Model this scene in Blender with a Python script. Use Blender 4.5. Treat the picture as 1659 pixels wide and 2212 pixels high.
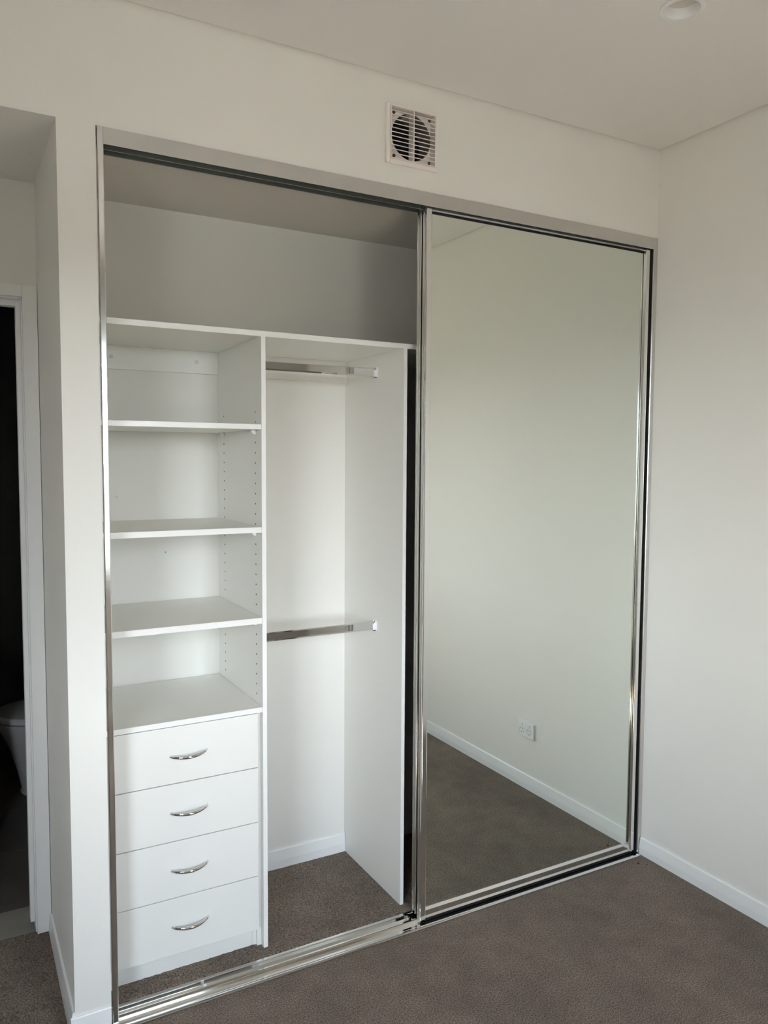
import bpy, bmesh, math, random
from mathutils import Vector, Matrix, noise

# ------------------------------------------------------------------ clear
for o in list(bpy.data.objects):
    bpy.data.objects.remove(o, do_unlink=True)
S = bpy.context.scene
COL = S.collection

# ------------------------------------------------------------------ camera
CAM = Vector((-2.3755, -2.1466, 1.56))
YAW, PITCH, ROLL, FPX = 0.5087, -0.067, 0.0058, 1692.55
fwd = Vector((math.sin(YAW)*math.cos(PITCH), math.cos(YAW)*math.cos(PITCH), math.sin(PITCH)))
rt = Vector((math.cos(YAW), -math.sin(YAW), 0))
up = rt.cross(fwd)
r2 = math.cos(ROLL)*rt + math.sin(ROLL)*up
u2 = -math.sin(ROLL)*rt + math.cos(ROLL)*up
cd = bpy.data.cameras.new('camera'); cam = bpy.data.objects.new('camera', cd); COL.objects.link(cam)
m = Matrix((r2, u2, -fwd)).transposed().to_4x4(); m.translation = CAM
cam.matrix_world = m
cd.sensor_fit = 'HORIZONTAL'; cd.sensor_width = 36.0
cd.lens = FPX/1659*36.0
cd.clip_start = 0.02; cd.clip_end = 200
S.camera = cam

# ------------------------------------------------------------------ world (bright overcast sky)
w = bpy.data.worlds.new('overcast_sky'); S.world = w; w.use_nodes = True
nt = w.node_tree; nt.nodes.clear()
wo = nt.nodes.new('ShaderNodeOutputWorld'); bg = nt.nodes.new('ShaderNodeBackground')
tc = nt.nodes.new('ShaderNodeTexCoord'); sx = nt.nodes.new('ShaderNodeSeparateXYZ')
cr = nt.nodes.new('ShaderNodeValToRGB')
nt.links.new(tc.outputs['Generated'], sx.inputs[0]); nt.links.new(sx.outputs['Z'], cr.inputs[0])
cr.color_ramp.elements[0].position = 0.0; cr.color_ramp.elements[0].color = (0.92, 1.0, 1.035, 1)
cr.color_ramp.elements[1].position = 0.45; cr.color_ramp.elements[1].color = (0.50, 0.61, 0.745, 1)
nt.links.new(cr.outputs[0], bg.inputs[0]); nt.links.new(bg.outputs[0], wo.inputs[0])
SKY = 1.0
bg.inputs[1].default_value = SKY*30.0
WIN_Y = -2.70
# window openings on the wall behind the camera: (x0, x1, z0, z1)
WINDOWS = [(-4.25, -3.20, 0.90, 2.15), (-1.62, -1.04, 0.90, 2.15)]
for (a, b, c, d) in WINDOWS:
    ld = bpy.data.lights.new('window_portal', 'AREA'); ld.shape = 'RECTANGLE'
    ld.size = b-a; ld.size_y = d-c; ld.cycles.is_portal = True
    lo = bpy.data.objects.new('window_portal', ld); COL.objects.link(lo)
    lo.location = ((a+b)/2, WIN_Y-0.05, (c+d)/2); lo.rotation_euler = (math.radians(90), 0, 0)
SUN = 500.0
if SUN:
    sd = bpy.data.lights.new('sun', 'SUN'); sd.energy = SUN; sd.angle = math.radians(1.0); sd.color = (1, .985, .93)
    so = bpy.data.objects.new('sun', sd); COL.objects.link(so); so.rotation_euler = (math.radians(90-51.5), 0, 0)
S.view_settings.view_transform = 'Standard'; S.view_settings.look = 'None'
S.view_settings.exposure = 0.15; S.view_settings.gamma = 1.0
S.view_settings.use_curve_mapping = False
try:
    S.cycles.max_bounces = 12; S.cycles.diffuse_bounces = 8; S.cycles.glossy_bounces = 8
    S.cycles.sample_clamp_indirect = 6.0
except Exception:
    pass

# ------------------------------------------------------------------ materials
def mat(name, col, rough=0.5, metal=0.0, spec=0.5, bump=None, var=None, coat=0.0):
    mm = bpy.data.materials.new(name); mm.use_nodes = True
    n = mm.node_tree.nodes; l = mm.node_tree.links; b = n['Principled BSDF']
    b.inputs['Base Color'].default_value = (*col, 1); b.inputs['Roughness'].default_value = rough
    b.inputs['Metallic'].default_value = metal
    b.inputs['Specular IOR Level'].default_value = spec
    if coat: b.inputs['Coat Weight'].default_value = coat
    t = n.new('ShaderNodeTexCoord')
    if bump:
        no = n.new('ShaderNodeTexNoise'); no.inputs['Scale'].default_value = bump[0]; no.inputs['Detail'].default_value = 3
        bp = n.new('ShaderNodeBump'); bp.inputs['Strength'].default_value = bump[1]; bp.inputs['Distance'].default_value = bump[2]
        l.new(t.outputs['Object'], no.inputs['Vector']); l.new(no.outputs['Fac'], bp.inputs['Height']); l.new(bp.outputs[0], b.inputs['Normal'])
    if var:
        no = n.new('ShaderNodeTexNoise'); no.inputs['Scale'].default_value = var[0]; no.inputs['Detail'].default_value = 4
        rp = n.new('ShaderNodeValToRGB'); k = var[1]
        rp.color_ramp.elements[0].position = .35; rp.color_ramp.elements[1].position = .65
        rp.color_ramp.elements[0].color = (*[c*(1-k) for c in col], 1); rp.color_ramp.elements[1].color = (*[min(1, c*(1+k)) for c in col], 1)
        l.new(t.outputs['Object'], no.inputs['Vector']); l.new(no.outputs['Fac'], rp.inputs[0]); l.new(rp.outputs[0], b.inputs['Base Color'])
    return mm

M = {}
M['wall'] = mat('wall_paint', (0.802, 0.79, 0.752), 0.62, spec=0.3, bump=(420, .25, .0004), var=(1.3, .008))
M['ceiling'] = mat('ceiling_paint', (0.80, 0.785, 0.755), 0.8, spec=0.2, bump=(300, .2, .0004))
M['void'] = mat('shaded_recess_paint', (0.60, 0.585, 0.55), 0.7, spec=0.2, bump=(300, .2, .0004))  # darker than the room ceiling, shade of the recess put into the colour
M['wallgrey'] = mat('grey_wall_paint', (0.40, 0.39, 0.375), 0.7, spec=0.3, bump=(420, .25, .0004))
M['gloss'] = mat('trim_enamel', (0.85, 0.85, 0.845), 0.28, spec=0.5)
M['lam'] = mat('white_laminate', (0.825, 0.82, 0.785), 0.42, spec=0.42, bump=(900, .12, .0002))
M['edge'] = mat('white_edge_tape', (0.87, 0.865, 0.845), 0.3, spec=0.5)
M['plastic'] = mat('white_plastic', (0.84, 0.84, 0.84), 0.3, spec=0.5)
M['grille'] = mat('grille_plastic', (0.84, 0.79, 0.76), 0.35, spec=0.5)
M['cap'] = mat('screw_cap_plastic', (0.62, 0.63, 0.62), 0.5)
M['chrome'] = mat('bright_anodised_aluminium', (0.86, 0.86, 0.85), 0.12, metal=1.0)
M['track'] = mat('polished_track_aluminium', (0.82, 0.82, 0.81), 0.07, metal=1.0)
M['satin'] = mat('satin_aluminium', (0.66, 0.65, 0.64), 0.30, metal=1.0)
M['poly'] = mat('polished_chrome', (0.78, 0.78, 0.78), 0.05, metal=1.0)
M['dark'] = mat('dark_rubber_and_gap_shade', (0.012, 0.012, 0.012), 0.9, spec=0.1)  # rubber parts, and strips that stand in for shaded gaps
M['channel'] = mat('shaded_track_channel_metal', (0.09, 0.10, 0.095), 0.45, metal=0.6)  # dark colour stands for the shade inside the open top tracks
M['mirror'] = mat('silvered_mirror_glass', (0.82, 0.85, 0.80), 0.0, metal=1.0)
M['hole'] = mat('pin_hole_shadow', (0.03, 0.03, 0.028), 0.8)
M['rust'] = mat('rusty_screw_head', (0.13, 0.03, 0.02), 0.6, metal=0.3)
M['duct'] = mat('galvanised_duct', (0.30, 0.27, 0.25), 0.5, metal=0.3)
M['lens'] = mat('frosted_light_lens', (0.52, 0.50, 0.46), 0.35)
M['ceramic'] = mat('white_ceramic', (0.80, 0.80, 0.82), 0.12, spec=0.6)
M['tile'] = mat('charcoal_floor_tile', (0.085, 0.075, 0.065), 0.4, var=(6, .12))
M['grout'] = mat('grey_grout', (0.16, 0.15, 0.14), 0.8)
M['walltile'] = mat('unlit_green_grey_wall_tile', (0.035, 0.05, 0.045), 0.25)  # near-black colour carries the lack of light in the bathroom
M['sill'] = mat('grey_stone_sill', (0.26, 0.25, 0.22), 0.3, var=(9, .1))
M['wframe'] = mat('window_frame_powdercoat', (0.55, 0.55, 0.55), 0.4)
M['ground'] = mat('outdoor_ground', (0.02, 0.018, 0.012), 0.9, var=(2, .2))

def carpet():
    mm = bpy.data.materials.new('taupe_carpet'); mm.use_nodes = True
    n = mm.node_tree.nodes; l = mm.node_tree.links; b = n['Principled BSDF']
    b.inputs['Roughness'].default_value = 0.95; b.inputs['Specular IOR Level'].default_value = 0.1
    b.inputs['Sheen Weight'].default_value = 0.1; b.inputs['Sheen Roughness'].default_value = 0.5
    t = n.new('ShaderNodeTexCoord')
    def nz(scale, detail, rough=0.6):
        x = n.new('ShaderNodeTexNoise'); x.inputs['Scale'].default_value = scale
        x.inputs['Detail'].default_value = detail; x.inputs['Roughness'].default_value = rough
        l.new(t.outputs['Object'], x.inputs['Vector']); return x
    fine = nz(235, 4, .85); mid = nz(14, 4); big = nz(2.6, 3)
    def ramp(src, p0, p1, c0, c1):
        r = n.new('ShaderNodeValToRGB'); r.color_ramp.elements[0].position = p0; r.color_ramp.elements[1].position = p1
        r.color_ramp.elements[0].color = (*c0, 1); r.color_ramp.elements[1].color = (*c1, 1)
        l.new(src.outputs['Fac'], r.inputs[0]); return r
    rf = ramp(fine, .37, .66, (0.012, 0.0092, 0.0070), (0.385, 0.308, 0.248))
    rm = ramp(mid, .3, .7, (0.88, 0.87, 0.87), (1.10, 1.10, 1.10))
    rb = ramp(big, .35, .65, (0.82, 0.81, 0.82), (1.16, 1.16, 1.13))
    m1 = n.new('ShaderNodeMix'); m1.data_type = 'RGBA'; m1.blend_type = 'MULTIPLY'; m1.inputs[0].default_value = 1
    m2 = n.new('ShaderNodeMix'); m2.data_type = 'RGBA'; m2.blend_type = 'MULTIPLY'; m2.inputs[0].default_value = 1
    l.new(rf.outputs[0], m1.inputs[6]); l.new(rm.outputs[0], m1.inputs[7])
    l.new(m1.outputs[2], m2.inputs[6]); l.new(rb.outputs[0], m2.inputs[7])
    l.new(m2.outputs[2], b.inputs['Base Color'])
    bp = n.new('ShaderNodeBump'); bp.inputs['Strength'].default_value = 0.9; bp.inputs['Distance'].default_value = 0.004
    l.new(fine.outputs['Fac'], bp.inputs['Height']); l.new(bp.outputs[0], b.inputs['Normal'])
    return mm
M['carpet'] = carpet()

# ------------------------------------------------------------------ mesh helpers
class MB:
    """collects shapes and links them as one mesh object"""
    def __init__(s): s.bm = bmesh.new()
    def box(s, x0, x1, y0, y1, z0, z1, bev=0.0):
        b = bmesh.new()
        v = [b.verts.new((x, y, z)) for x in (x0, x1) for y in (y0, y1) for z in (z0, z1)]
        for f in ((0,1,3,2), (4,6,7,5), (0,4,5,1), (2,3,7,6), (0,2,6,4), (1,5,7,3)):
            b.faces.new([v[i] for i in f])
        bmesh.ops.recalc_face_normals(b, faces=b.faces)
        if bev > 0:
            bmesh.ops.bevel(b, geom=list(b.edges), offset=bev, segments=2, profile=.5, affect='EDGES')
        s._add(b); return s
    def _add(s, b):
        me = bpy.data.meshes.new('t'); b.to_mesh(me); b.free(); s.bm.from_mesh(me); bpy.data.meshes.remove(me)
    def extrude(s, prof, axis, a0, a1):
        """closed 2D profile extruded along an axis. axis 'x': profile (y,z); 'y': (x,z); 'z': (x,y)"""
        b = bmesh.new()
        def P(p, a):
            return {'x': (a, p[0], p[1]), 'y': (p[0], a, p[1]), 'z': (p[0], p[1], a)}[axis]
        v0 = [b.verts.new(P(p, a0)) for p in prof]; v1 = [b.verts.new(P(p, a1)) for p in prof]
        n = len(prof)
        for i in range(n):
            b.faces.new((v0[i], v0[(i+1) % n], v1[(i+1) % n], v1[i]))
        f0 = b.faces.new(v0); f1 = b.faces.new(list(reversed(v1)))
        bmesh.ops.triangulate(b, faces=[f0, f1])
        bmesh.ops.recalc_face_normals(b, faces=b.faces)
        s._add(b); return s
    def cyl(s, c, r, h, axis='z', seg=32, r2=None):
        b = bmesh.new()
        bmesh.ops.create_cone(b, cap_ends=True, segments=seg, radius1=r, radius2=r if r2 is None else r2, depth=h)
        if axis == 'y': bmesh.ops.rotate(b, verts=b.verts, matrix=Matrix.Rotation(math.pi/2, 3, 'X'))
        if axis == 'x': bmesh.ops.rotate(b, verts=b.verts, matrix=Matrix.Rotation(math.pi/2, 3, 'Y'))
        bmesh.ops.translate(b, verts=b.verts, vec=c)
        s._add(b); return s
    def lathe(s, prof, c, axis='z', seg=48):
        """open profile of (radius, height) pairs"""
        b = bmesh.new(); rings = []
        for (r, h) in prof:
            ring = []
            for k in range(seg):
                a = 2*math.pi*k/seg; x, y = r*math.cos(a), r*math.sin(a)
                p = {'z': (x, y, h), 'y': (x, h, y), 'x': (h, x, y)}[axis]
                ring.append(b.verts.new(Vector(p)+Vector(c)))
            rings.append(ring)
        for i in range(len(rings)-1):
            for k in range(seg):
                b.faces.new((rings[i][k], rings[i][(k+1) % seg], rings[i+1][(k+1) % seg], rings[i+1][k]))
        bmesh.ops.recalc_face_normals(b, faces=b.faces)
        s._add(b); return s
    def loft(s, rings, cap=True):
        b = bmesh.new(); vr = [[b.verts.new(p) for p in r] for r in rings]; n = len(vr[0])
        for i in range(len(vr)-1):
            for k in range(n):
                b.faces.new((vr[i][k], vr[i][(k+1) % n], vr[i+1][(k+1) % n], vr[i+1][k]))
        if cap:
            b.faces.new(list(reversed(vr[0]))); b.faces.new(vr[-1])
        bmesh.ops.recalc_face_normals(b, faces=b.faces)
        s._add(b); return s
    def build(s, name, material, parent=None, smooth=False, loc=None):
        bmesh.ops.remove_doubles(s.bm, verts=s.bm.verts, dist=1e-6)
        me = bpy.data.meshes.new(name); s.bm.to_mesh(me); s.bm.free()
        o = bpy.data.objects.new(name, me); COL.objects.link(o)
        me.materials.append(M[material] if isinstance(material, str) else material)
        if smooth:
            for p in me.polygons: p.use_smooth = True
            try: me.set_sharp_from_angle(angle=math.radians(40))
            except Exception: pass
        if parent is not None:
            o.parent = parent
            o.matrix_parent_inverse = Matrix.Translation(parent.location).inverted()
        return o

def thing(name, label, cat, loc, group=None):
    o = bpy.data.objects.new(name, None); COL.objects.link(o); o.location = loc
    o.empty_display_size = .05
    o['label'] = label; o['category'] = cat
    if group: o['group'] = group
    return o
def struct(o, label=None):
    o['kind'] = 'structure'
    if label: o['label'] = label
    return o
def wallrects(axis, a, thick, rects):
    """boxes (u0,u1,z0,z1) making one wall; axis 'y' = wall spans x at y=a..a+thick"""
    mb = MB()
    for (u0, u1, z0, z1) in rects:
        if axis == 'y': mb.box(u0, u1, min(a, a+thick), max(a, a+thick), z0, z1)
        else: mb.box(min(a, a+thick), max(a, a+thick), u0, u1, z0, z1)
    return mb

# ------------------------------------------------------------------ dimensions
ZC = 2.722            # ceiling
XL = -2.020           # frame, left outer edge
XJ = -2.0045          # frame, left inner edge
XRJ = -0.0197
ZT, ZH = 2.400, 2.3576
YB = 0.550            # back wall of the recess
XW = -2.116           # alcove face of the stub wall
XA = -4.00            # far end of the added dark passage
XR_ = -3.05           # free end of the added light-blocking wall
YA = 0.541            # alcove end wall
ZB = 2.402            # alcove ceiling
YS, YN = -1.50, WIN_Y # added light-blocking wall on the left, window wall
XF = -5.2             # far left wall
ZI = 0.018            # carpet level inside the recess
G = 0.010             # shadow-line gap at the ceiling

# ------------------------------------------------------------------ structure
# floor: room carpet, alcove carpet and the recess carpet with its uneven pile against the joinery
fb = bmesh.new()
def quad(b, pts): b.faces.new([b.verts.new(p) for p in pts])
quad(fb, [(XF-.1, YN-.1, 0), (.1, YN-.1, 0), (.1, 0, 0), (XF-.1, 0, 0)])
quad(fb, [(XA-.1, 0, 0), (XW+.02, 0, 0), (XW+.02, YA+.004, .02), (XA-.1, YA+.004, .02)])
quad(fb, [(XW+.02, 0, 0), (.1, 0, 0), (.1, .066, .0), (XW+.02, .066, .0)])
nx, ny = 420, 110
X0, X1, Y0, Y1 = -2.03, 0.0, .066, .56
vs = []
for j in range(ny+1):
    row = []
    for i in range(nx+1):
        x = X0+(X1-X0)*i/nx; y = Y0+(Y1-Y0)*j/ny
        z = ZI + .0012*noise.noise(Vector((x*90, y*90, 0)))
        d = abs(y-.142) if x < -1.555 else 1
        if d < .012: z += max(0, .0032*noise.noise(Vector((x*55, 3, 1)))+.0005+.0022*noise.noise(Vector((x*210, 5, 2))))
        if j == 0: z = .002
        row.append(fb.verts.new((x, y, z)))
    vs.append(row)
for j in range(ny):
    for i in range(nx):
        fb.faces.new((vs[j][i], vs[j][i+1], vs[j+1][i+1], vs[j+1][i]))
me = bpy.data.meshes.new('floor'); fb.to_mesh(me); fb.free(); me.materials.append(M['carpet'])
fo = bpy.data.objects.new('floor', me); COL.objects.link(fo); struct(fo)

# slab under everything keeps daylight out
struct(MB().box(XF-.2, .2, YN-.2, 3.0, -.20, -.03).build('floor_slab', 'grout'))
# ceiling: room (10 mm short of the walls) and slab above the shadow gap
cm = MB()
cx0, cx1, cy0, cy1 = XF+G, -G, YN+G, -G
DL = (-0.690, -0.685); DR = .0435
# ceiling plate with a round cut-out for the downlight
def plate_with_hole(x0, x1, y0, y1, z, c, r, thick, seg=48):
    b = bmesh.new(); hs = .09
    ring = [b.verts.new((c[0]+r*math.cos(2*math.pi*k/seg), c[1]+r*math.sin(2*math.pi*k/seg), z)) for k in range(seg)]
    sq = []
    for k in range(seg):
        a = 2*math.pi*k/seg; dx, dy = math.cos(a), math.sin(a); t = hs/max(abs(dx), abs(dy))
        sq.append(b.verts.new((c[0]+dx*t, c[1]+dy*t, z)))
    for k in range(seg): b.faces.new((ring[k], ring[(k+1) % seg], sq[(k+1) % seg], sq[k]))
    def R(a0, a1, b0, b1): quad(b, [(a0, b0, z), (a1, b0, z), (a1, b1, z), (a0, b1, z)])
    X0, X1, Y0_, Y1_ = c[0]-hs, c[0]+hs, c[1]-hs, c[1]+hs
    R(x0, X0, y0, y1); R(X1, x1, y0, y1); R(X0, X1, y0, Y0_); R(X0, X1, Y1_, y1)
    return b
b = plate_with_hole(cx0, cx1, cy0, cy1, ZC, DL, DR, .01)
cm._add(b)
for (p, q) in (((cx0, cy0), (cx1, cy0)), ((cx1, cy0), (cx1, cy1)), ((cx1, cy1), (cx0, cy1)), ((cx0, cy1), (cx0, cy0))):
    b = bmesh.new(); quad(b, [(p[0], p[1], ZC), (q[0], q[1], ZC), (q[0], q[1], ZC+.013), (p[0], p[1], ZC+.013)]); cm._add(b)
cm.box(XF-.1, DL[0]-.1, YN-.1, .1, ZC+.012, ZC+.10)
cm.box(DL[0]+.1, .1, YN-.1, .1, ZC+.012, ZC+.10)
cm.box(DL[0]-.1, DL[0]+.1, YN-.1, DL[1]-.1, ZC+.012, ZC+.10)
cm.box(DL[0]-.1, DL[0]+.1, DL[1]+.1, .1, ZC+.012, ZC+.10)
cm.box(DL[0]-.1, DL[0]+.1, DL[1]-.1, DL[1]+.1, ZC+.09, ZC+.10)
struct(cm.build('ceiling', 'ceiling'))

# fan grille cut-out in the wall above the wardrobe
FX0, FX1, FZ0, FZ1 = -1.1825, -0.9965, 2.4635, 2.640
fx0, fx1, fz0, fz1 = FX0+.011, FX1-.011, FZ0+.011, FZ1-.008
TOP = ZC+.013
wf = wallrects('y', 0, .072, [
    (XA, XW, ZB, TOP),                       # bulkhead over the alcove
    (XW, XL-.0025, ZI-.02, TOP),             # stub beside the frame
    (XL-.0025, fx0, ZT+.0015, TOP), (fx1, 0, ZT+.0015, TOP),
    (fx0, fx1, ZT+.0015, fz0), (fx0, fx1, fz1, TOP)])
wf.box(XW, -2.026, .072, .65, -.01, 2.8)     # side wall of the alcove / recess
struct(wf.build('wall_wardrobe', 'wall'))
struct(MB().box(XA, XW, .072, YA+.1, ZB, ZB+.1).build('ceiling_alcove', 'ceiling'))
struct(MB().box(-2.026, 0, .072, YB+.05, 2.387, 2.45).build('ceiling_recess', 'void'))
struct(MB().box(-2.026, 0, YB, YB+.1, -.01, 2.45).build('wall_recess', 'wall'))
# service space behind the fan
struct(MB().box(-2.026, .1, .30, .34, 2.45, 2.83).build('wall_service_space', 'dark'))
# right wall
struct(MB().box(0, .1, YN-.1, YB+.1, -.01, 2.83).build('wall_right', 'wall'))
# alcove end wall with the bathroom doorway
DXR, DXL, DZ = -2.159, -2.98, 2.051          # lining inner edges
struct(wallrects('y', YA, .10, [(XA, DXL-.03, -.01, ZB), (DXR+.025, -2.026, -.01, ZB+.1), (DXL-.03, DXR+.025, DZ+.025, ZB)]).build('wall_alcove_end', 'wall'))
struct(MB().box(XA-.1, XA, YS+.1, YA+.1, -.01, 2.83).build('wall_alcove_left', 'wall'))  # unseen passage end, set far back to darken the alcove
struct(MB().box(XF, XR_, YS, YS+.1, -.01, 2.83).build('wall_light_blocker', 'wall'))  # unseen wall added to block window light from the alcove
struct(MB().box(XF-.1, XF, YN-.1, YS+.1, -.01, 2.83).build('wall_left', 'wall'))
# window wall
rec = []
xs = [XF-.1] + [v for wd in WINDOWS for v in wd[:2]] + [.1]
for i in range(0, len(xs), 2): rec.append((xs[i], xs[i+1], -.01, 2.83))
for (a, bb, c, d) in WINDOWS: rec += [(a, bb, -.01, c), (a, bb, d, 2.83)]
struct(wallrects('y', YN, -.16, rec).build('wall_window_side', 'wallgrey'))
for i, (a, bb, c, d) in enumerate(WINDOWS):
    wn = MB()
    t = .045; y0, y1 = YN-.13, YN-.07
    wn.box(a, a+t, y0, y1, c, d); wn.box(bb-t, bb, y0, y1, c, d)
    wn.box(a+t, bb-t, y0, y1, c, c+t); wn.box(a+t, bb-t, y0, y1, d-t, d)
    mx = (a+bb)/2
    wn.box(mx-.02, mx+.02, y0, y1, c+t, d-t)
    struct(wn.build('window_%d' % (i+1), 'wframe'))
# outdoors
struct(MB().box(-90, 90, -150, YN-.165, -3.6, -3.35).build('ground_outside', 'ground'))

struct(MB().box(-70, 70, -61, -60, -3.4, 2.2).build('horizon_blocker_outside', 'ground'))  # unseen wall added to cut sky light near the horizon
# skirting boards: bevelled profile, lower face upright and upper face splayed
def skirt_prof(z0=0.0, h=.067, t=.011):
    return [(0, z0-.01), (t, z0-.01), (t, z0+.027), (t-.0045, z0+h-.003), (t-.0065, z0+h), (0, z0+h)]
def skirt(name, axis, wallpos, sign, a0, a1, z0=0.0):
    pr = [(wallpos+sign*p, z) for (p, z) in skirt_prof(z0)]
    mb = MB().extrude(pr, axis, a0, a1)
    return struct(mb.build(name, 'gloss'))
skirt('baseboard_right', 'y', 0, -1, YN, -.006)
skirt('baseboard_front', 'x', 0, -1, XW-.011, XL-.004)
skirt('baseboard_alcove', 'y', XW, -1, 0, YA-.016, .012)
skirt('baseboard_recess', 'x', YB, -1, -2.01, -.0, ZI+.004)
skirt('baseboard_light_blocker', 'x', YS, -1, XF, XR_)
skirt('baseboard_window_side', 'x', YN, 1, XF, 0)
skirt('baseboard_left', 'y', XF, 1, YN, YS)

# bathroom doorway frame (architrave, lining and stop)
dr = MB()
dz0 = .02
ax0, ax1 = DXR-.001, XW-.0015       # right architrave leg
dr.box(ax0, ax1, YA-.016, YA, dz0, DZ+.0365, .0015)
dr.box(DXL-.042, ax0, YA-.016, YA, DZ, DZ+.0365, .0015)
dr.box(DXL-.042, DXL, YA-.016, YA, dz0, DZ, .0015)
d1 = struct(dr.build('door_1', 'gloss'))
ln = MB()
ln.box(DXR-.004, DXR+.02, YA, YA+.12, dz0, DZ+.02); ln.box(DXL-.02, DXL+.004, YA, YA+.12, dz0, DZ+.02)
ln.box(DXL, DXR, YA, YA+.12, DZ-.004, DZ+.02)
o = ln.build('door_lining', 'gloss', d1)
st = MB()
st.box(DXR-.017, DXR-.004, YA+.030, YA+.065, dz0+.02, DZ-.004, .001); st.box(DXL+.004, DXL+.017, YA+.030, YA+.065, dz0, DZ-.004, .001)
st.box(DXL+.017, DXR-.017, YA+.030, YA+.065, DZ-.022, DZ-.004, .001)
st.build('door_stop', 'gloss', d1)
lf = MB().box(0, .805, -.019, .019, .025, DZ-.008, .0015).build('door_light_blocker', 'gloss'); struct(lf)  # unseen leaf added to keep window light off the toilet
lf.location = (DXL+.006, YA+.125, 0); lf.rotation_euler = (0, 0, math.radians(34))
kn = MB().cyl((.745, -.035, 1.02), .011, .032, 'y', 16).box(.635, .757, -.056, -.044, 1.012, 1.030, .004).build('door_handle', 'satin'); kn.parent = lf  # handle of the added leaf
# stone sill and bathroom floor of separate tiles
sl = MB().box(DXL-.02, XW-.01, YA+.0, .715, -.02, .019).build('trim_1', 'sill'); struct(sl)
bf = MB().box(-3.3, -1.2, .70, 2.7, -.03, .010).build('floor_bathroom', 'grout'); struct(bf)
tile_me = None
for r in range(4):
    for c in range(4):
        x0 = -3.30+c*.45; y0 = .718+r*.440
        if tile_me is None:
            t = MB().box(0, .4475, 0, .4375, 0, .008, .0008).build('tile', 'tile', bf); tile_me = t.data
        else:
            t = bpy.data.objects.new('tile', tile_me); COL.objects.link(t); t.parent = bf
        t.location = (x0, y0, .010)
struct(MB().box(-3.4, -1.2, 2.42, 2.5, -.02, 2.6).box(-3.4, -3.3, .65, 2.5, -.02, 2.6).box(-1.4, -1.3, .65, 2.5, -.02, 2.6).build('wall_bathroom', 'walltile'))
struct(MB().box(-3.4, -1.2, .64, 2.5, 2.42, 2.5).build('ceiling_bathroom', 'ceiling'))

# ------------------------------------------------------------------ sliding door frame
fr = thing('sliding_door_frame', 'bright aluminium frame and double tracks edging the wardrobe opening', 'door frame', (-1.01, 0, 0))
jm = MB().extrude([(XL, -.0035), (XL+.002, -.0045), (XJ-.002, -.0045), (XJ, -.003), (XJ, .072), (XJ-.002, .072), (XJ-.002, .001), (XL, .001)], 'z', .0, ZT-.0005)
jm.build('jamb', 'chrome', fr)
jm = MB().extrude([(0-.0005, -.0045), (XRJ+.002, -.0045), (XRJ, -.003), (XRJ, .072), (XRJ+.002, .072), (XRJ+.002, .001), (-.0005, .001)], 'z', .0, ZT-.0005)
jm.build('jamb', 'satin', fr)
MB().box(XRJ-.0035, XRJ-.0003, .0015, .0300, .003, ZH).build('jamb_shade_strip', 'dark', fr)  # black strip painting the shade in the gap between stile and jamb
tt = MB()
tt.box(XJ, XRJ, -.0042, -.0022, ZH, ZT)
tt.box(XJ, XRJ, -.0022, .072, ZT-.0065, ZT-.0035)
tt.build('top_track', 'satin', fr)
tw = MB()
tw.box(XJ, XRJ, .0335, .0350, ZH+.0005, ZT-.0065)
tw.box(XJ, XRJ, .0700, .0715, ZH+.0005, ZT-.0065)
ob = tw.build('track_web', 'channel', fr)
te = MB().box(XJ, XRJ, .0330, .0355, ZH-.0007, ZH+.0006).box(XJ, XRJ, .0695, .0722, ZH-.0007, ZH+.0006)
te.build('track_lip', 'satin', fr)
# bottom track profile (y, z)
bt = MB().extrude([(-.0165, 0.0), (-.0225, .0028), (-.0215, .0050), (-.0175, .0070), (-.0130, .0070), (-.0070, .0040), (-.0045, .0028), (.0160, .0028), (.0175, .0125), (.0195, .0135),
                   (.0255, .0135), (.0275, .0125), (.0290, .0028), (.0535, .0028), (.0550, .0150), (.0570, .0165), (.0650, .0165), (.0665, .015), (.0665, 0.0)], 'x', XL+.0005, XRJ)
bt.build('bottom_track', 'track', fr)
bj = MB().cyl((-1.752, .0405, .006), .005, .007, 'z', 20); bj.build('track_stopper', 'plastic', fr, True)
MB().box(-1.452, -1.4505, .0548, .0667, .0164, .0170).build('track_joint', 'plastic', fr)

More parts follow.
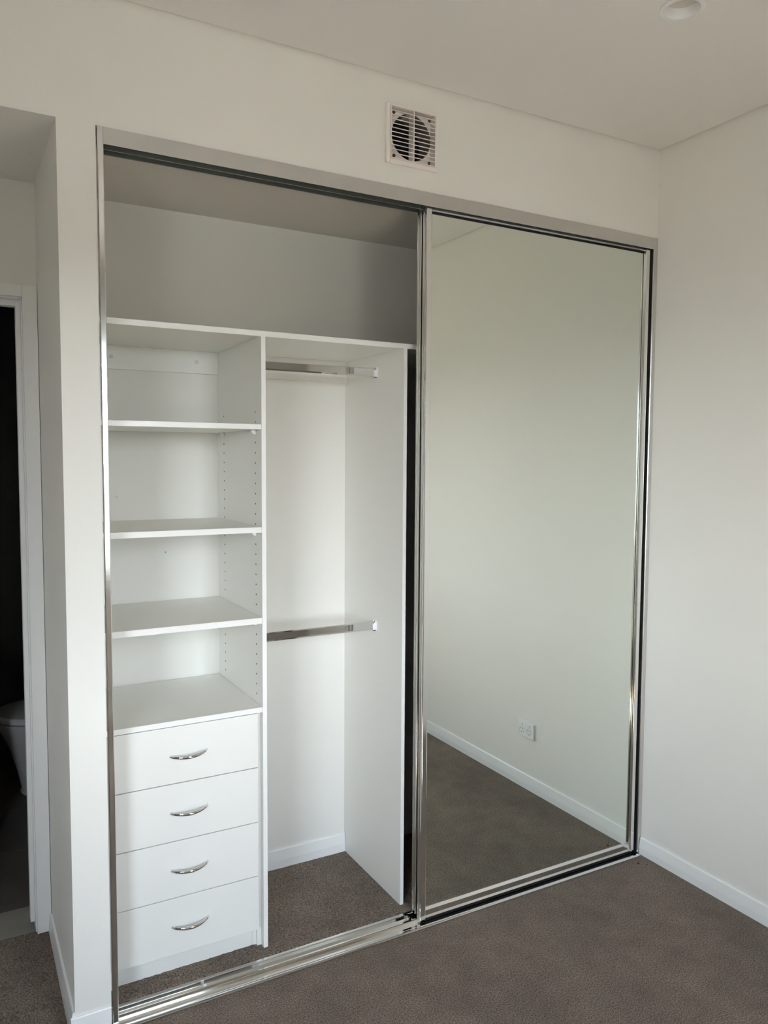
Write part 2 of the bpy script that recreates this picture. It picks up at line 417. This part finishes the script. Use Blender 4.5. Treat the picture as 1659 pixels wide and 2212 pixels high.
# ------------------------------------------------------------------ sliding mirror doors
def bump_arc(cx, cy, r, a0, a1, n=7):
    return [(cx+r*math.cos(math.radians(a0+(a1-a0)*k/(n-1))), cy+r*math.sin(math.radians(a0+(a1-a0)*k/(n-1)))) for k in range(n)]
def mirror_door(y, x0, x1, z0, z1, name, label, grp):
    t = thing(name, label, 'door', ((x0+x1)/2, y+.012, z0), grp)
    W, D = .0205, .026
    def stile_prof(x, s):
        P = []
        P += [(0.0, .0)] + [(0.0145, 0.0)]
        P += bump_arc(.0145, .0050, .0050, -90, 0, 6)           # rounded return to the mirror
        P += [(.0205, .0068), (.0205, .0105), (.0150, .0105), (.0150, D), (.0, D)]
        P += bump_arc(.0006, D-.0030, .0030, 90, 270, 7)        # rear rib
        P += [(.0022, D-.0070), (.0022, .0070)]
        P += bump_arc(.0006, .0030, .0030, 90, 260, 7)          # front rib
        return [(x+s*a, y+b_) for (a, b_) in P]
    MB().extrude(stile_prof(x0, 1), 'z', z0, z1).build('stile', 'chrome', t)
    MB().extrude(stile_prof(x1, -1), 'z', z0, z1).build('stile', 'chrome', t)
    g0, g1 = x0+.0165, x1-.0165
    # bottom rail: upright face, splayed top
    MB().extrude([(y+.003, z0+.0005), (y+.0045, z0+.0275), (y+.0125, z0+.0345), (y+.0125, z0+.036), (y+.022, z0+.036), (y+.022, z0+.002)], 'x', g0, g1).build('bottom_rail', 'track', t)
    MB().extrude([(y+.003, z1-.004), (y+.003, z1-.016), (y+.0105, z1-.0200), (y+.0125, z1-.0200), (y+.022, z1-.0200), (y+.022, z1-.004)], 'x', g0, g1).build('top_rail', 'satin', t)
    MB().box(g0, g1, y+.0085, y+.0122, z1-.0245, z1-.0195).build('mirror_gasket', 'dark', t)
    MB().box(g0, g1, y+.0127, y+.0170, z0+.034, z1-.0195).build('mirror_panel', 'mirror', t)
    MB().box(g0, g1, y+.0172, y+.0185, z0+.034, z1-.0195).build('backing_sheet', 'dark', t)
    MB().box(g0, g1, y+.0012, y+.0040, z0-.0065, z0+.0006).build('under_door_shade_strip', 'dark', t)  # black strip standing in for the shadow under the door
    for xx in (x0+.006, x1-.022):
        MB().box(xx, xx+.016, y+.006, y+.020, z0-.0065, z0+.002).build('roller_guide', 'dark', t)
    return t
mirror_door(.0065, -1.0230, -.0290, .0118, ZH-.0004+.012, 'sliding_mirror_door', 'full-height sliding mirror door in a bright aluminium frame, nearest the room, reflecting wall and socket', 'wardrobe sliding doors')
mirror_door(.0410, -1.0230, -.0290, .0180, ZH+.012, 'sliding_mirror_door', 'second sliding door stacked behind the mirror door, only its left stile edge showing beside the dark gap', 'wardrobe sliding doors')

# ------------------------------------------------------------------ wardrobe joinery
YF = .1111
YK = .142
# top shelf
ts = thing('top_shelf', 'long white laminate top shelf spanning the wardrobe above the cubbies and hanging rail', 'shelf', (-1.0, .3, 1.926))
MB().box(-2.0255, -.0005, YF+.0006, YB-.0005, 1.9261, 1.9423).build('board', 'lam', ts)
MB().box(-2.0255, -.0005, YF, YF+.0006, 1.9261, 1.9423).build('front_edge_strip', 'edge', ts)

# tower with shelves and drawers
tw = thing('shelf_and_drawer_tower', 'white laminate wardrobe tower, open shelves above four drawers, behind the left jamb', 'cabinet', (-1.77, .3, ZI))
D0, D1 = -1.5417, -1.5280
def panel(x0, x1, y0, y1, z0, z1, par, name='side_panel'):
    o = MB().box(x0, x1, y0+.0006, y1, z0, z1).build(name, 'lam', par)
    return o
def edge(x0, x1, y, z0, z1, par, nm='front_edge_strip'):
    return MB().box(x0, x1, y, y+.0006, z0, z1, 0).build(nm, 'edge', par)
# divider is notched over the skirting
def notched(x0, x1, y0, y1, z0, z1):
    return MB().extrude([(y0, z0), (y1-.014, z0), (y1-.014, ZI+.074), (y1, ZI+.074), (y1, z1), (y0, z1)], 'x', x0, x1)
sp = notched(D0, D1, YF+.0006, YB-.0005, ZI-.001, 1.9260).build('side_panel', 'lam', tw)
edge(D0, D1, YF, ZI-.001, 1.9260, sp)
notched(-2.0255, -2.011, YF, YB-.0005, ZI-.001, 1.9260).build('side_panel', 'lam', tw)
# shelf-pin holes in the divider
ph = MB()
for k in range(29):
    z = 1.7045-.0315*k-.0005
    for y in (.1655, .4790):
        if any(abs(z-zz) < .012 for zz in (1.656, 1.344, 1.064)): continue
        ph.cyl((D0-.0002, y, z), .0026, .0006, 'x', 12)
pho = ph.build('pin_holes', 'hole', sp); pho['kind'] = 'stuff'
YSB = .545
shelves = [(1.6484, 1.6635), (1.3353, 1.3522), (1.0549, 1.0729)]
for (a, b_) in shelves:
    s_ = panel(-2.0105, D0-.0008, YF+.0, YSB, a, b_, tw, 'shelf')
    edge(-2.0105, D0-.0008, YF, a, b_, s_)
    for y in (.1655, .4790):
        c = MB().extrude([(D0-.0008, a), (D0-.0150, a), (D0-.0150, a-.0045), (D0-.0085, a-.0125), (D0-.0008, a-.0140)], 'y', y-.0065, y+.0065)
        c.build('shelf_support', 'plastic', s_)
# drawer unit top
dt = panel(-2.0105, D0-.0008, YF, YSB, .7775, .7933, tw, 'drawer_unit_top'); edge(-2.0105, D0-.0008, YF, .7775, .7933, dt)
# chest side set back from the drawer fronts
MB().box(-1.5560, D0-.0005, YK-.010, .50, ZI, .7770).build('chest_side', 'lam', tw)
MB().box(-2.0105, -1.996, YK-.010, .50, ZI, .7770).build('chest_side', 'lam', tw)
MB().box(-2.004, -1.5702, YK, YK+.014, ZI-.001, .0835).build('kick_board', 'lam', tw)
MB().box(-1.5697, -1.5561, YK-.0004, YK+.014, ZI-.001, .0835).build('kick_return', 'lam', tw)
zs = [.7765, .6048, .4304, .2574, .0827]
hz = [.6895, .5190, .3445, .1715]
DX0, DX1 = -2.0030, -1.5572
for i in range(4):
    z1_, z0_ = zs[i]-.0014, zs[i+1]+.0014
    d_ = MB().box(DX0, DX1, YF+.0004, YF+.0160, z0_, z1_, .0006).build('drawer', 'lam', tw)
    d_['label'] = ['top', 'second', 'third', 'bottom'][i] + ' drawer front with bow handle'
    # bow handle: crescent bar arching out from the face
    xa, xb = -1.8285, -1.7190; zc = hz[i]; rings = []; n = 22
    for k in range(n+1):
        u = k/n; s_ = math.sin(math.pi*u)
        x = xa+(xb-xa)*u; yy = YF-.0005-.0250*s_**.75 if 0 < k < n else YF+.001
        hw = .0034+.0014*s_; hh = .0042+.0014*s_
        z = zc+.0035*(u-.5)-.0075*s_*.35
        # tangent
        du = 1e-3; u_ = min(max(u, .02), .98)
        dy = (-.023*(math.sin(math.pi*(u_+du))**.75-math.sin(math.pi*(u_-du))**.75))/(2*du)
        T = Vector((xb-xa, dy, 0)).normalized(); N = Vector((T.y, -T.x, 0))
        rings.append([Vector((x, yy, z))+N*hw*math.cos(a)+Vector((0, 0, hh*math.sin(a))) for a in [2*math.pi*q/14 for q in range(14)]])
    MB().loft(rings).build('handle', 'poly', d_, True)
# drawer carcass front shadow board behind the gaps
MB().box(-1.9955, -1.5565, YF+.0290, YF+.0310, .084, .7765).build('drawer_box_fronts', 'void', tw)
# rear fixing rail with two screw caps
rr = MB().box(-2.0105, D0-.0004, .5360, YB-.0005, 1.8500, 1.9260, .0006).build('fixing_rail', 'lam', tw)
for x in (-1.8994, -1.6174):
    MB().cyl((x, .5354, 1.889), .0068, .0014, 'y', 24).build('screw_cap', 'cap', rr, True)
MB().cyl((-1.8870, YB-.0005, 1.4310), .0030, .0030, 'y', 12).build('wall_plug_cover', 'cap', tw)
MB().cyl((-1.7290, YB-.0005, 1.2390), .0018, .0020, 'y', 12).build('fixing_hole', 'hole', tw)

# hanging bay end panel
R0, R1 = -1.0441, -1.0310
ep = thing('wardrobe_end_panel', 'tall white upright panel closing the hanging bay beside the dark gap', 'panel', (-1.0375, .3, ZI))
notched(R0, R1, YF+.0006, YB-.0005, ZI-.001, 1.9260).build('upright', 'lam', ep)
edge(R0, R1, YF, ZI-.001, 1.9260, ep)
fx = thing('rear_fixing_rail', 'white horizontal fixing rail on the back wall behind the upper hanging rail', 'rail', (-1.286, .54, 1.887))
hrail = MB().box(D1+.0004, R0-.0004, .5360, YB-.0005, 1.8475, 1.9260, .0006).build('batten', 'lam', fx)
# hanging rails
def rail(zc, label):
    t = thing('hanging_rail', label, 'rail', ((D1+R0)/2, .302, zc), 'wardrobe hanging rails')
    w_, h_ = .0075, .0150
    prof = [(-w_+.003, -h_), (w_-.003, -h_), (w_, -h_+.005), (w_, h_-.003), (w_-.003, h_), (-w_+.003, h_), (-w_, h_-.003), (-w_, -h_+.005)]
    MB().extrude([(.302+a, zc+b_) for a, b_ in prof], 'x', D1+.002, R0-.002).build('tube', 'poly', t)
    for (x, s) in ((R0, -1), (D1, 1)):
        bk = MB()
        bk.box(min(x, x+s*.003), max(x, x+s*.003), .302-.0135, .302+.0135, zc-.0185, zc+.0185, .0008)
        # open cup: underside and two cheeks with a scooped top
        bk.box(min(x+s*.003, x+s*.014), max(x+s*.003, x+s*.014), .302-.0105, .302+.0105, zc-.0180, zc-.0152)
        for sg in (-1, 1):
            y0 = .302+sg*.0078; y1 = .302+sg*.0105
            p = [(x+s*.003, zc-.0180), (x+s*.0140, zc-.0180), (x+s*.0145, zc+.0070), (x+s*.0100, zc+.0085), (x+s*.0065, zc+.0125), (x+s*.0055, zc+.0180), (x+s*.003, zc+.0180)]
            bk.extrude(p, 'y', min(y0, y1), max(y0, y1))
        bk.build('end_bracket', 'plastic', t)
    return t
rail(1.8640, 'upper chrome hanging rail just under the long top shelf')
rail(.9650, 'lower chrome hanging rail halfway up the hanging bay')

# ------------------------------------------------------------------ exhaust fan grille
fg = thing('exhaust_fan_grille', 'square white louvred exhaust fan grille on the wall above the sliding doors', 'vent', (-1.09, 0, 2.55))
fm = MB()
fm.extrude([(FX0, FZ0), (FX1, FZ0), (FX1, FZ1), (FX0, FZ1)], 'y', -.0125, -.0000) if False else None
def ringframe(x0, x1, z0, z1, t0, y0, y1, b=.002):
    mb = MB()
    mb.box(x0, x0+t0[0], y0, y1, z0, z1, b); mb.box(x1-t0[1], x1, y0, y1, z0, z1, b)
    mb.box(x0+t0[0]-.001, x1-t0[1]+.001, y0, y1, z0, z0+t0[2], b); mb.box(x0+t0[0]-.001, x1-t0[1]+.001, y0, y1, z1-t0[3], z1, b)
    return mb
ringframe(FX0, FX1, FZ0, FZ1, (.012, .010, .013, .006), -.0125, -.0001, .0025).build('outer_frame', 'grille', fg)
ix0, ix1, iz0, iz1 = FX0+.0125, FX1-.0105, FZ0+.0135, FZ1-.0065
ringframe(ix0, ix1, iz0, iz1, (.0032, .0028, .0025, .0020), -.0138, .016, .0004).build('inner_frame', 'grille', fg)
nb = 11
bz0, bz1 = iz0+.0025, iz1-.0020
pitch = (bz1-bz0)/(nb+1.0)
bl = None
for k in range(nb):
    z = bz0+pitch*(k+1)
    o = MB().extrude([(-.0134, z-.0011), (-.0134, z+.0011), (-.0105, z+.0014), (-.0040, z+.0034), (-.0040, z+.0022)], 'x', ix0+.003, ix1-.0026).build('louvre', 'grille', fg)
xm = (ix0+ix1)/2+.001
MB().box(xm-.0014, xm+.0014, -.0141, .016, iz0+.002, iz1-.002).build('mullion', 'grille', fg)
# back plate with round duct opening
HC = (-1.0790, 2.563); HR = .0705
b = bmesh.new(); seg = 64
ring = [b.verts.new((HC[0]+HR*math.cos(2*math.pi*k/seg), .018, HC[1]+HR*math.sin(2*math.pi*k/seg))) for k in range(seg)]
sq = []
for k in range(seg):
    a = 2*math.pi*k/seg; dx, dz = math.cos(a), math.sin(a)
    tx = ((ix1 if dx > 0 else ix0)-HC[0])/dx if abs(dx) > 1e-6 else 9; tz = ((iz1 if dz > 0 else iz0)-HC[1])/dz if abs(dz) > 1e-6 else 9
    q = max(min(tx, tz), HR+.002); sq.append(b.verts.new((HC[0]+dx*q, .018, HC[1]+dz*q)))
for k in range(seg): b.faces.new((ring[k], ring[(k+1) % seg], sq[(k+1) % seg], sq[k]))
# fill corners
for (cx_, cz_) in ((ix0, iz0), (ix1, iz0), (ix1, iz1), (ix0, iz1)):
    best = sorted(range(seg), key=lambda k: (sq[k].co.x-cx_)**2+(sq[k].co.z-cz_)**2)[:2]
    b.faces.new((b.verts.new((cx_, .018, cz_)), sq[best[0]], sq[best[1]]))
mb = MB(); mb._add(b); mb.build('back_plate', 'grille', fg)
MB().lathe([(HR, .018), (HR, .085)], (HC[0], 0, HC[1]), 'y', 64).build('duct_collar', 'duct', fg, True)
MB().cyl((HC[0], .086, HC[1]), HR+.002, .002, 'y', 48).build('fan_back', 'dark', fg)
# backdraft flap edge inside the collar
for (x, z) in ((-1.1423, 2.6270), (-1.0125, 2.6280), (-1.1413, 2.4975), (-1.0125, 2.4975)):
    MB().cyl((x, .0168, z), .0048, .003, 'y', 16).build('screw', 'rust', fg, True)

# ------------------------------------------------------------------ downlight
dl = thing('recessed_downlight', 'small round recessed white downlight in the ceiling, switched off', 'light', (DL[0], DL[1], ZC))
MB().lathe([(DR+.0005, 0.0), (DR+.013, 0.0), (DR+.0125, -.0022), (DR+.001, -.0035), (DR-.001, -.001), (.0365, .019), (.0365, .030)], (DL[0], DL[1], ZC), 'z', 64).build('bezel', 'plastic', dl, True)
MB().lathe([(.0372, .020), (.020, .0215), (.0005, .022)], (DL[0], DL[1], ZC), 'z', 64).build('lens', 'lens', dl, True)

# ------------------------------------------------------------------ double power point on the right wall (seen in the mirror)
sx0, sx1 = -.7235, -.6100; sz0, sz1 = .2480, .3210
po = thing('double_power_point', 'white double power point on the right wall, seen in the mirror', 'socket', (0, (sx0+sx1)/2, (sz0+sz1)/2))
MB().box(-.0100, -.0002, sx0, sx1, sz0, sz1, .0015).build('plate', 'plastic', po)
for k, yc in enumerate((sx0+.030, sx1-.030)):
    MB().box(-.0135, -.0102, yc-.0060, yc+.0060, sz1-.0225, sz1-.0095, .001).build('rocker_switch', 'edge', po)
    sk = MB()
    zc = sz0+.030
    for (dy, dz, rot) in ((-.0075, .007, 30), (.0075, .007, -30), (0, -.010, 0)):
        q = bmesh.new(); bmesh.ops.create_cube(q, size=1)
        bmesh.ops.scale(q, verts=q.verts, vec=(.0006, .0020, .0072)); bmesh.ops.rotate(q, verts=q.verts, matrix=Matrix.Rotation(math.radians(rot), 3, 'X'))
        bmesh.ops.translate(q, verts=q.verts, vec=(-.0103, yc+dy, zc+dz)); sk._add(q)
    sk.build('pin_slots', 'hole', po)
    MB().lathe([(.0165, -.0100), (.0163, -.0112), (.0155, -.0112), (.0153, -.0100)], (0, yc, zc), 'x', 32).build('socket_rim', 'plastic', po, True)

# ------------------------------------------------------------------ toilet seen through the dark doorway
to = thing('toilet', 'white back-to-wall toilet with closed lid inside the dark bathroom', 'toilet', (-1.95, 1.74, .019))
def dring(x_front, x_back, yc, hw, z, n=32):
    """D shaped outline: rounded to the front (-x), straight sides to the back"""
    P = []; L = hw*1.25
    for k in range(n//2+1):
        a = math.pi/2+math.pi*k/(n//2)
        P.append(Vector((x_front+L+L*math.cos(a), yc+hw*math.sin(a), z)))
    P.append(Vector((x_back, yc-hw, z))); P.append(Vector((x_back, yc+hw, z)))
    return P
zb_ = .019; TY = 1.74
pan = []
for (t_, xf, hw) in ((0, -2.115, .115), (.012, -2.113, .113), (.10, -2.130, .118), (.22, -2.165, .140), (.30, -2.200, .162), (.345, -2.222, .176), (.352, -2.222, .176)):
    pan.append(dring(xf, -1.42, TY, hw, zb_+t_))
MB().loft(pan).build('pan', 'ceramic', to, True)
MB().loft([dring(-2.116, -1.42, TY, .117, zb_), dring(-2.119, -1.42, TY, .120, zb_+.006)]).build('base_seal', 'edge', to)
MB().loft([dring(-2.222, -1.62, TY, .177, zb_+.357), dring(-2.226, -1.62, TY, .181, zb_+.361), dring(-2.226, -1.62, TY, .181, zb_+.378), dring(-2.220, -1.62, TY, .176, zb_+.386), dring(-2.19, -1.64, TY, .150, zb_+.391)]).build('lid', 'ceramic', to, True)
MB().box(-1.60, -1.42, TY-.18, TY+.18, zb_+.353, zb_+.80, .012).build('cistern', 'ceramic', to)

# ------------------------------------------------------------------ two crumbs on the carpet by the corner
for (x, y, r_, lab) in ((-0.0733, -0.0612, .0042, 'larger dark crumb lying on the carpet in front of the track corner'), (-0.0502, -0.0817, .0026, 'smaller dark crumb on the carpet, nearer the skirting board')):
    q = bmesh.new(); bmesh.ops.create_icosphere(q, subdivisions=2, radius=r_)
    for v in q.verts:
        v.co *= 1+.35*noise.noise(v.co*300+Vector((x*9, 0, 0))); v.co.z = v.co.z*.6
    bmesh.ops.translate(q, verts=q.verts, vec=(x, y, r_*.5))
    mb = MB(); mb._add(q); o = mb.build('crumb', 'hole', None, True)
    o['label'] = lab; o['category'] = 'crumb'; o['group'] = 'crumbs on the carpet by the corner'

print('objects', len(bpy.data.objects))
